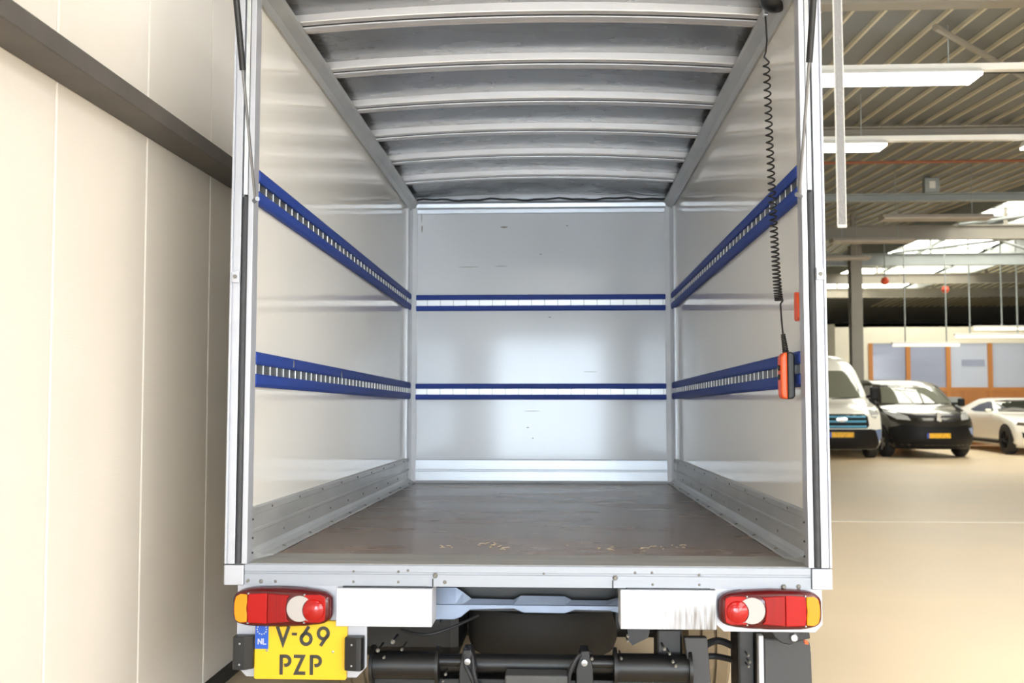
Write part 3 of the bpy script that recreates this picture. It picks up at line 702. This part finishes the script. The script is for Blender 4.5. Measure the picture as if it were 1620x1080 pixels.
# tail lamps (built in px-like local units, mirrored for the other side)
def tail_lamp(s, x0, zc):
    """x0: outer end; s: direction sign towards the truck centre"""
    X = lambda u: x0 + s * u
    L_, h = .362, .066
    def outline(g):
        pts = []
        N = 40
        for k in range(N):
            a = 2 * math.pi * k / N; c, q = math.cos(a), math.sin(a)
            ex = 2 / 4.5
            u = L_ / 2 - (L_ / 2 + g) * math.copysign(abs(c) ** ex, c)
            hz = (h + g) * math.copysign(abs(q) ** ex, q)
            bulge = 1 + .05 * math.sin(math.pi * u / L_) * (1 if q > 0 else .3)
            if u > L_ * .62: bulge -= .07 * min(1, (u - L_ * .62) / .06)
            pts.append((X(u), zc + hz * bulge))
        return pts
    lamp_ = MB(); rings = [(outline(0), .012), (outline(.004), -.005), (outline(.002), -.035), (outline(-.004), -.046), (outline(-.012), -.050)]
    for pts, y in rings: lamp_.v += [(p[0], y, p[1]) for p in pts]
    N = 40
    for i in range(4):
        for k in range(N): lamp_.f.append((i * N + k, i * N + (k + 1) % N, (i + 1) * N + (k + 1) % N, (i + 1) * N + k))
    lamp_.f.append(tuple(4 * N + k for k in range(N)))
    hs = lamp_.build('tail_lamp', M['lamp_housing'], T, smooth=True)
    def lens(name, pts, m, y0=-.050, y1=-.056):
        return MB().prism([(X(u), zc + z) for u, z in pts], 'y', y0, y1).build(name, m, hs, bevel=.003)
    arc = lambda cx, cz, r, a0, a1, n: [(cx + r * math.cos(R(a0 + (a1 - a0) * k / n)), cz + r * math.sin(R(a0 + (a1 - a0) * k / n))) for k in range(n + 1)]
    lens('amber_lens', [(.056, .050), (.056, .02), (.053, 0), (.056, -.02), (.056, -.050), (.030, -.052), (.014, -.042), (.009, -.02), (.008, 0), (.009, .02), (.014, .042), (.030, .052)], M['lamp_amber'])
    lens('red_lens', [(.060, -.052), (.130, -.055), (.130, .055), (.060, .052), (.057, .02), (.056, 0), (.057, -.02)], M['lamp_red'])
    lens('ribbed_red_lens', [(.1315, -.054)] + [(.215, -.048), (.204, -.036), (.199, 0), (.204, .036), (.215, .048)] + [(.1315, .054)], M['lamp_red2'])
    lens('reversing_lens', arc(.250, .0, .047, 60, 300, 18) + arc(.306, -.005, .045, 240, 120, 12), M['lamp_clear'])
    lens('rear_lens_block', [(.262, -.050), (.325, -.050), (.343, -.042), (.346, -.02), (.346, .025), (.343, .042), (.325, .050), (.262, .050), (.272, .04), (.272, -.04)], M['lamp_red'], -.048, -.0525)
    rl = MB().lathe([(0, -.067), (.015, -.066), (.028, -.063), (.038, -.058), (.040, -.050)], 'y', (X(.302), 0, zc - .005), 24).build('round_red_lens', M['lamp_redround'], hs, smooth=True)
    for (u, z) in ((.060, .053), (.060, -.053), (.268, .050), (.268, -.050)):
        MB().lathe([(0, -.059), (.003, -.058), (.004, -.05)], 'y', (X(u), 0, zc + z), 8).build('lens_screw', M['bolt'], hs)
    return hs
tail_lamp(1, -1.073, -.153)
tail_lamp(-1, 1.070, -.146)
# bumper cover boxes
box('bumper_cover', M['white_paint'], T, -.695, -.340, -.02, .12, -.222, -.084, .003)
box('bumper_cover', M['streaks'], T, .351, .699, -.02, .12, -.222, -.082, .003)
for (x0, x1) in ((-.695, -.34), (.351, .70)):
    box('cover_bracket', M['black_metal'], T, x0 + .02, x1 - .02, .0, .2, -.084, -.076)
# number plate
def px_x(px): return -1.001 + (px - 404) * .00237
def px_z(py): return -.206 - (py - 981) * .00232
npl = MB().prism([(-1.001, -.414), (-.997, -.419), (-.661, -.419), (-.657, -.414), (-.655, -.21), (-.659, -.206), (-.997, -.206), (-1.0, -.21)], 'y', -.006, .012).build('number_plate', M['plate_yellow'], T, bevel=.0015)
box('blue_band', M['eu_blue'], npl, px_x(405), px_x(426), -.0072, -.0058, px_z(1025.5), px_z(984))
def stroke(pts, w, closed=False):
    mbs = MB(); P = [Vector((p[0], p[1])) for p in pts]; n = len(P); Lf = []; Rt = []
    for i in range(n):
        a = P[i - 1] if (i > 0 or closed) else None; b = P[(i + 1) % n] if (i < n - 1 or closed) else None
        d1 = (P[i] - a).normalized() if a is not None else None; d2 = (b - P[i]).normalized() if b is not None else None
        if d1 is None: d1 = d2
        if d2 is None: d2 = d1
        n1 = Vector((-d1.y, d1.x)); n2 = Vector((-d2.y, d2.x)); m = (n1 + n2)
        m = m.normalized() if m.length > 1e-6 else n1
        k = min(1 / max(m.dot(n1), .3), 3.0)
        Lf.append(P[i] + m * w / 2 * k); Rt.append(P[i] - m * w / 2 * k)
    rng = n if closed else n - 1
    for i in range(rng):
        j = (i + 1) % n
        q = [(Lf[i].x, Lf[i].y), (Lf[j].x, Lf[j].y), (Rt[j].x, Rt[j].y), (Rt[i].x, Rt[i].y)]
        mbs.prism(q, 'y', -.0075, -.0058)
    return mbs
def char(name, px0, px1, py0, py1, strokes, w=.0125):
    x0, x1, z1, z0 = px_x(px0), px_x(px1), px_z(py0), px_z(py1)
    hw = w / 2; mb_ = MB()
    for pts, cl in strokes:
        q = [(x0 + hw + (x1 - x0 - w) * u, z0 + hw + (z1 - z0 - w) * t) for u, t in pts]
        s_ = stroke(q, w, cl); mb_.add(s_.v, s_.f)
    return mb_.build(name, M['plate_ink'], npl)
el = lambda cx, cy, rx, ry, a0, a1, n=14: [(cx + rx * math.cos(R(a0 + (a1 - a0) * k / n)), cy + ry * math.sin(R(a0 + (a1 - a0) * k / n))) for k in range(n + 1)]
char('character', 438, 460, 989, 1020.5, [([(-.05, 1.08), (.5, .05), (1.05, 1.08)], False)])
char('character', 462, 472, 998.5, 1005, [([(-.2, .5), (1.2, .5)], False)], .010)
six = [([(.78, 1.08), (.05, .42)], False), (el(.5, .33, .5, .33, 0, 360)[:-1], True)]
char('character', 475, 496, 989, 1020.5, six)
nine = [([(.22, -.08), (.95, .58)], False), (el(.5, .67, .5, .33, 0, 360)[:-1], True)]
char('character', 502, 523, 989, 1020.5, nine)
pee = [([(.05, -.1), (.05, 1.1)], False), ([(.05, 1.0), (.5, 1.0)] + el(.55, .73, .45, .27, 80, -100, 10) + [(.38, .45)], False)]
char('character', 443.5, 463, 1034, 1065.5, pee)
char('character', 466, 485.5, 1034, 1065.5, [([(-.15, 1.0), (.9, 1.0), (.08, 0.0), (1.15, 0.0)], False)])
char('character', 491, 511, 1034, 1065.5, pee)
# NL in the blue band
def small(name, px0, px1, strokes):
    x0, x1, z1, z0 = px_x(px0), px_x(px1), px_z(1009.5), px_z(1018); mb_ = MB()
    for pts in strokes:
        s_ = stroke([(x0 + (x1 - x0) * u, z0 + (z1 - z0) * t) for u, t in pts], .0036); mb_.add([(p[0], p[1] - .0008, p[2]) for p in s_.v], s_.f)
    return mb_.build(name, M['white_paint'], npl)
small('character', 410, 415.5, [[(0, -.05), (0, 1.0)], [(0, 1.0), (1, 0)], [(1, 0), (1, 1.05)]])
small('character', 418, 422.5, [[(0, 1.05), (0, 0), (1.05, 0)]])
for k in range(12):
    a = 2 * math.pi * k / 12; cx_, cz_ = px_x(415.5) + .0175 * math.cos(a), px_z(995) + .0175 * math.sin(a)
    MB().prism([(cx_ + (.0028 if j % 2 == 0 else .0012) * math.cos(math.pi / 2 + j * math.pi / 5), cz_ + (.0028 if j % 2 == 0 else .0012) * math.sin(math.pi / 2 + j * math.pi / 5)) for j in range(10)], 'y', -.008, -.007).build('star', M['eu_star'], npl)
for (px, py) in ((424, 1028), (528, 1029)):
    MB().lathe([(0, -.010), (.004, -.009), (.005, -.006)], 'y', (px_x(px), 0, px_z(py)), 8).build('plate_screw', M['bolt'], npl)
# plate lamps
for (a, b_, s) in ((373, 404, 1), (548, 577, -1)):
    xa, xb = px_x(a), px_x(b_); z0, z1 = px_z(1056), px_z(1004)
    o = MB().prism([(xa, .012), (xa, -.03), (xa + .006, -.04), (xa + .046, -.04), (xb, -.018), (xb, .012)] if s > 0 else [(xa, .012), (xa, -.03), (xa + .046, -.04), (xb - .006, -.04), (xb, -.018), (xb, .012)], 'z', z0, z1).build('plate_lamp', M['black_plastic'], T, bevel=.004)
    for z in (z0 + .02, z1 - .025):
        MB().lathe([(0, -.043), (.0035, -.042), (.004, -.04)], 'y', (xa + .028, 0, z), 8).build('lamp_screw', M['bolt'], o)
# cross member between the cover boxes
def cm(p): return (sx(660 + p[0] / 4.5) * 1.09 - .012, sz(900 + p[1] / 4.5) * 1.09 - .048)
up = [(100, 130), (280, 130), (330, 160), (390, 205), (690, 210), (740, 182), (1050, 185), (1100, 210), (1350, 210), (1460, 180)]
lo = [(100, 350), (270, 350), (320, 330), (380, 280), (690, 270), (760, 298), (1050, 300), (1120, 275), (1370, 280), (1460, 305)]
mid = 240
yA = .36
xm = MB().prism([cm(p) for p in lo] + [cm((1460, mid + 4)), cm((100, mid + 4))], 'y', yA, yA + .05).build('cross_member', M['chassis_blue'], T, bevel=.003)
um = MB()
fr = [cm((p[0], mid)) for p in up]; bkp = [cm(p) for p in up]
n = len(up)
um.v += [(p[0], yA - .004, p[1]) for p in fr] + [(p[0], yA + .012, p[1]) for p in bkp] + [(p[0], yA + .06, fr[i][1]) for i, p in enumerate(fr)]
for i in range(n - 1): um.f += [(i, i + 1, n + i + 1, n + i), (n + i, n + i + 1, 2 * n + i + 1, 2 * n + i), (i, 2 * n + i, 2 * n + i + 1, i + 1)]
um.build('upper_flange', M['chassis_blue'], xm)
# chassis and tail-lift gear under the body
for s in (-1, 1):
    a, b_ = sorted((s * .36, s * .43)); box('chassis_rail', M['black_metal'], T, a, b_, .42, 4.2, -.30, -.10)
for k in range(8):
    box('floor_bearer', M['black_metal'], T, -1.05, 1.05, .5 + k * .5, .56 + k * .5, -.10, -.03)
sp_ = MB().lathe([(.12, -.10), (.27, -.115), (.325, -.10), (.34, -.06), (.34, .06), (.325, .10), (.27, .115), (.12, .10)], 'z', (.055, .95, -.40), 32).build('spare_wheel', M['tyre'], T, smooth=True)
tt = MB().tube([(-.58, .2, -.405), (.66, .2, -.405)], .038, 20).build('torsion_tube', M['black_metal'], T, smooth=True)
MB().prism([(.16, -.48), (.24, -.48), (.24, -.452), (.16, -.452)], 'x', -.6, .68).build('lift_crossbar', M['black_metal'], T, bevel=.006)
for (xa, xb, r_) in ((-.585, -.335, .052), (.34, .62, .052)):
    c = MB().tube([(xa, .15, -.40), (xb, .15, -.40)], r_, 18).build('lift_cylinder', M['black_metal'], T, smooth=True)
    for xx in (xa, xb): MB().tube([(xx - .006, .15, -.40), (xx + .006, .15, -.40)], r_ + .022, 18).build('cylinder_flange', M['black_metal'], c, smooth=True)
    x2 = xb if xa < 0 else xa; d_ = 1 if xa < 0 else -1
    MB().tube([(x2, .15, -.385), (x2 + d_ * .10, .15, -.385)], .019, 12).build('cylinder_rod', M['black_plastic'], c, smooth=True)
    MB().prism([(x2 + d_ * .085, -.48), (x2 + d_ * .15, -.48), (x2 + d_ * .15, -.40), (x2 + d_ * .13, -.33), (x2 + d_ * .10, -.33), (x2 + d_ * .085, -.40)], 'y', .10, .20).build('pivot_bracket', M['black_metal'], c, bevel=.004)
    MB().lathe([(0, -.02), (.012, -.018), (.014, 0)], 'y', (x2 + d_ * .118, .10, -.37), 10).build('bracket_bolt', M['bolt'], c, smooth=True)
def hose(pts, r=.008, m='rubber_dark'):
    P = [Vector(p) for p in pts]; out = []
    for i in range(len(P) - 1):
        p0, p1, p2, p3 = P[max(i - 1, 0)], P[i], P[i + 1], P[min(i + 2, len(P) - 1)]
        for k in range(6):
            t = k / 6; out.append(.5 * ((2 * p1) + (p2 - p0) * t + (2 * p0 - 5 * p1 + 4 * p2 - p3) * t * t + (3 * p1 - p0 - 3 * p2 + p3) * t ** 3))
    out.append(P[-1]); return MB().tube(out, r, 8).build('hydraulic_hose', M[m], T, smooth=True)
hose([(-.215, .14, -.33), (-.20, .10, -.36), (-.19, .08, -.42), (-.16, .1, -.50)]); hose([(-.23, .12, -.33), (-.225, .09, -.38), (-.20, .08, -.43), (-.18, .1, -.5)])
hose([(.245, .14, -.345), (.2, .1, -.35), (.17, .09, -.40), (.16, .1, -.46)], .009); hose([(-.5, .3, -.30), (-.4, .26, -.31), (-.3, .3, -.29), (-.2, .4, -.26)], .006)
hose([(.66, .25, -.36), (.75, .3, -.33), (.83, .25, -.36), (.86, .2, -.42)], .014); hose([(.64, .28, -.40), (.74, .3, -.39), (.85, .22, -.40)], .012); hose([(.40, .3, -.28), (.47, .3, -.30), (.56, .32, -.29)], .006)
box('rear_bulkhead', M['black_metal'], T, -.42, .42, .44, .46, -.25, -.03)  # added black sheet, makes the gap over the cross member read dark
box('air_tank', M['black_metal'], T, -.80, -.30, .75, 1.1, -.52, -.14, .05)  # added black box in place of the shadow under the left side
for (x, y, z, r_) in ((-.555, .08, -.33, .012), (-.535, .1, -.36, .009), (-.5, .09, -.30, .014), (-.47, .12, -.335, .009), (-.3, .1, -.42, .009), (-.31, .1, -.445, .008), (.52, .09, -.315, .012), (.54, .1, -.335, .009), (.55, .08, -.36, .010), (.56, .08, -.375, .010), (.36, .1, -.355, .009), (.83, .09, -.335, .009), (.835, .09, -.36, .009), (.83, .09, -.375, .009), (.25, .09, -.355, .010), (.385, .1, -.29, .010), (.385, .1, -.272, .010)):
    r_ *= .62
    MB().lathe([(0, -.014), (r_ * .6, -.014), (r_ * .7, -.008), (r_, -.006), (r_, .004), (0, .004)], 'y', (x, y, z), 8).build('hex_bolt', M['bolt_dull'], T)
    MB().lathe([(0, .0), (r_ * .6, .0), (r_ * .6, .12), (0, .12)], 'y', (x, y, z), 6).build('bolt_shank', M['black_metal'], T)
box('control_box', M['box_grey'], T, -.075, .158, .06, .16, -.56, -.412, .006)
MB().prism([(.598, -.28), (.685, -.28), (.697, -.46), (.62, -.46)], 'y', .12, .16).build('lift_arm', M['grey_plastic'], T, bevel=.004)
MB().prism([(.39, -.26), (.48, -.26), (.47, -.30), (.43, -.32), (.41, -.33), (.395, -.31)], 'y', .2, .23).build('switch_bracket', M['black_metal'], T)
box('bearing_block', M['black_metal'], T, .50, .60, .18, .3, -.46, -.26, .01)
box('bearing_block', M['black_metal'], T, .80, .868, .14, .3, -.50, -.25, .01)
MB().box(.868, .886, .08, .12, -.56, -.262).build('white_strip', M['white_paint'], T, bevel=.002)
MB().prism([(.889, -.275), (1.03, -.275), (1.058, -.29), (1.066, -.33), (1.07, -.56), (.889, -.56)], 'y', .10, .32).build('side_cover', M['grey_plastic'], T, bevel=.008)
MB().prism([(.97, -.282), (.985, -.300), (1.062, -.312), (1.058, -.288), (1.03, -.275)], 'y', .095, .10).build('cover_facet', M['grey_plastic'], T)
br = MB().prism([(.905, -.235), (1.045, -.235), (1.048, -.262), (1.01, -.270), (.975, -.285), (.945, -.28), (.92, -.26)], 'y', .04, .07).build('tow_bracket', M['black_metal'], T, bevel=.003)
MB().lathe([(0, .028), (.012, .028), (.015, .034), (.018, .04)], 'y', (.988, 0, -.258), 12).build('bracket_bolt', M['bolt'], br)
MB().prism([(1.028, -.27), (1.04, -.272), (1.043, -.285), (1.03, -.283)], 'y', .045, .06).build('marker_tab', M['orange'], T)
# rear axle wheels
for s in (-1, 1):
    for xx in (.82,):
        w = MB().lathe([(.18, -.11), (.30, -.11), (.335, -.09), (.34, -.04), (.325, -.038), (.325, -.028), (.34, -.026), (.34, .026), (.325, .028), (.325, .038), (.34, .04), (.335, .09), (.30, .11), (.18, .11)], 'x', (s * xx, 1.35, -.49), 36).build('rear_wheel', M['tyre_dusty'], T, smooth=True)
        MB().lathe([(0, .03 * s), (.1, .03 * s), (.17, .0), (.2, .09 * s), (.2, -.09 * s)], 'x', (s * xx, 1.35, -.49), 20).build('wheel_rim', M['lamp_grey'], w, smooth=True)
MB().tube([(-.8, 1.35, -.49), (.8, 1.35, -.49)], .06, 12).build('rear_axle', M['black_metal'], T, smooth=True)
# interior fittings
MB().prism([(.1, .925), (.115, .917), (.16, .917), (.165, .93), (.165, 1.02), (.155, 1.03), (.125, 1.022), (.11, 1.0)], 'x', 1.040, W).build('orange_holder', M['orange'], T, bevel=.003)
dm = MB().lathe([(0, -.060), (.03, -.055), (.055, -.035), (.064, 0), (.064, .03)], 'z', (1.01, .26, 2.245), 20).build('dome_lamp', M['black_plastic'], T, smooth=True)
MB().lathe([(.064, .03), (.075, .03), (.075, .045), (0, .045)], 'z', (1.01, .26, 2.245), 20).build('dome_base', M['alu'], dm, smooth=True)
MB().box(.972, .990, .295, .325, 2.185, 2.235).build('cable_clip', M['alu'], T, bevel=.004)
# scuffs left by hand on the panels
for (px, py, w_, h_) in ((797, 356, 12, 2.2), (856, 400, 4, 1.2), (740, 420, 34, .7), (792, 419, 22, .6), (842, 650, 26, .7), (835, 676, 4, 1.5), (898, 354, 3, 1.8), (934, 588, 22, .6), (843, 693, 3, 1.5), (870, 501, 5, 1.2), (665, 358, 2, 12), (664, 340, 1.2, 16)):
    k = 8.06 / 1600
    cx_, cz_ = .114 + (px - 878) * k, .57 - (py - 650) * k
    pts = [(cx_ + w_ / 2 * k * math.cos(a) * (1 + .2 * math.sin(3 * a)), cz_ + h_ / 2 * k * math.sin(a)) for a in [2 * math.pi * j / 10 for j in range(10)]]
    MB().prism(pts, 'y', LN - .0012, LN + .001).build('scuff_mark', M['stain'], T)
# splinters on the load floor
mbc = MB()
for (x, y, n_, sc) in ((-.33, .52, 5, .02), (-.17, .58, 6, .035), (-.13, .47, 4, .03), (.33, .45, 6, .02), (.52, .5, 7, .022), (.64, .56, 4, .02), (.5, .42, 3, .02), (.2, .6, 2, .02)):
    for k in range(n_):
        a = random.uniform(0, 3.14); l = sc * random.uniform(.5, 1.6); cx_, cy_ = x + random.uniform(-.04, .04), y + random.uniform(-.06, .06)
        mbc.tube([(cx_, cy_, .002), (cx_ + l * math.cos(a) * .5, cy_ + l * math.sin(a) * .5, .004), (cx_ + l * math.cos(a + .4), cy_ + l * math.sin(a + .4), .002)], .0012, 4)
sc_ = mbc.build('wood_splinters', M['chip'], T); sc_['kind'] = 'stuff'; sc_['label'] = 'pale wood splinters scattered on the load floor'

# ------------------------------------------------------------------ hanging things in truck coordinates
TM = Matrix.Translation((-0.1423, -0.0119, 0.8119)) @ (Matrix.Rotation(R(.43047), 4, 'Z') @ Matrix.Rotation(R(-1.03384), 4, 'X'))
rc = empty('pendant_remote'); rc.matrix_world = TM
tag(rc, 'orange and black hand remote hanging on a black coiled cord', 'remote control')
pts = [(.972, .335, 2.20), (.975, .33, 2.14), (.985, .33, 2.08), (.975, .335, 2.03)]
N = 46; top, bot = 1.99, 1.0
cs = []
turns = 44
for k in range(turns * 14 + 1):
    t = k / (turns * 14); q = t ** .80
    z = top + (bot - top) * (1 - (1 - t) ** 1.55)
    r_ = .0125 + .002 * t
    cx_, cy_ = .978 + .008 * t, .30 - .125 * t
    a = 2 * math.pi * turns * t
    cs.append((cx_ + r_ * math.cos(a), cy_ + r_ * math.sin(a), z))
line = [(.980, .31, 2.195), (.982, .308, 2.14), (.984, .306, 2.085), (.978, .303, 2.035), (.970, .30, 2.012)] + cs
MB().tube(line, .0036, 6).build('coiled_cord', M['cord'], rc, smooth=True)
MB().tube([cs[-1], (.990, .17, .985), (.991, .16, .92), (.993, .148, .86)], .0038, 6).build('straight_cable', M['cord'], rc, smooth=True)
sr = [(.993 + .006 * t, .148 - .015 * t, .865 - .075 * t) for t in [k / 24 for k in range(25)]]
MB().tube(sr, [.0075 + .004 * t / 24 + (.0025 if t % 3 == 0 else 0) for t in range(25)], 10).build('strain_relief', M['cord'], rc, smooth=True)
z0, z1 = .615, .795
MB().prism([(.972, z0 + .02), (.978, z0 + .004), (.996, z0), (.996, z1), (.982, z1 - .004), (.972, z1 - .02)], 'y', .095, .158).build('orange_shell', M['orange'], rc, bevel=.006)
MB().prism([(.996, z0), (1.017, z0 + .002), (1.0235, z0 + .012), (1.0235, z1 - .014), (1.015, z1), (.996, z1)], 'y', .093, .160).build('black_shell', M['black_plastic'], rc, bevel=.006)
for z in (.70, .735):
    MB().lathe([(.011, 0), (.011, -.004), (.009, -.006), (0, -.007)], 'x', (.972, .125, z), 14).build('button', M['black_plastic'], rc, smooth=True)
wsp = empty('webbing_strap'); wsp.matrix_world = TM
tag(wsp, 'pale grey woven webbing strap hanging beside the truck post', 'strap')
MB().box(.9175, .9415, -.9015, -.8985, 1.093, 2.86).build('webbing', M['strap'], wsp)
for x in (.9175, .9415): MB().box(x - .0012, x + .0012, -.902, -.898, 1.093, 2.86).build('selvedge', M['strap_edge'], wsp)
MB().box(.917, .942, -.9025, -.8975, 1.09, 1.098).build('stitched_end', M['strap_edge'], wsp)
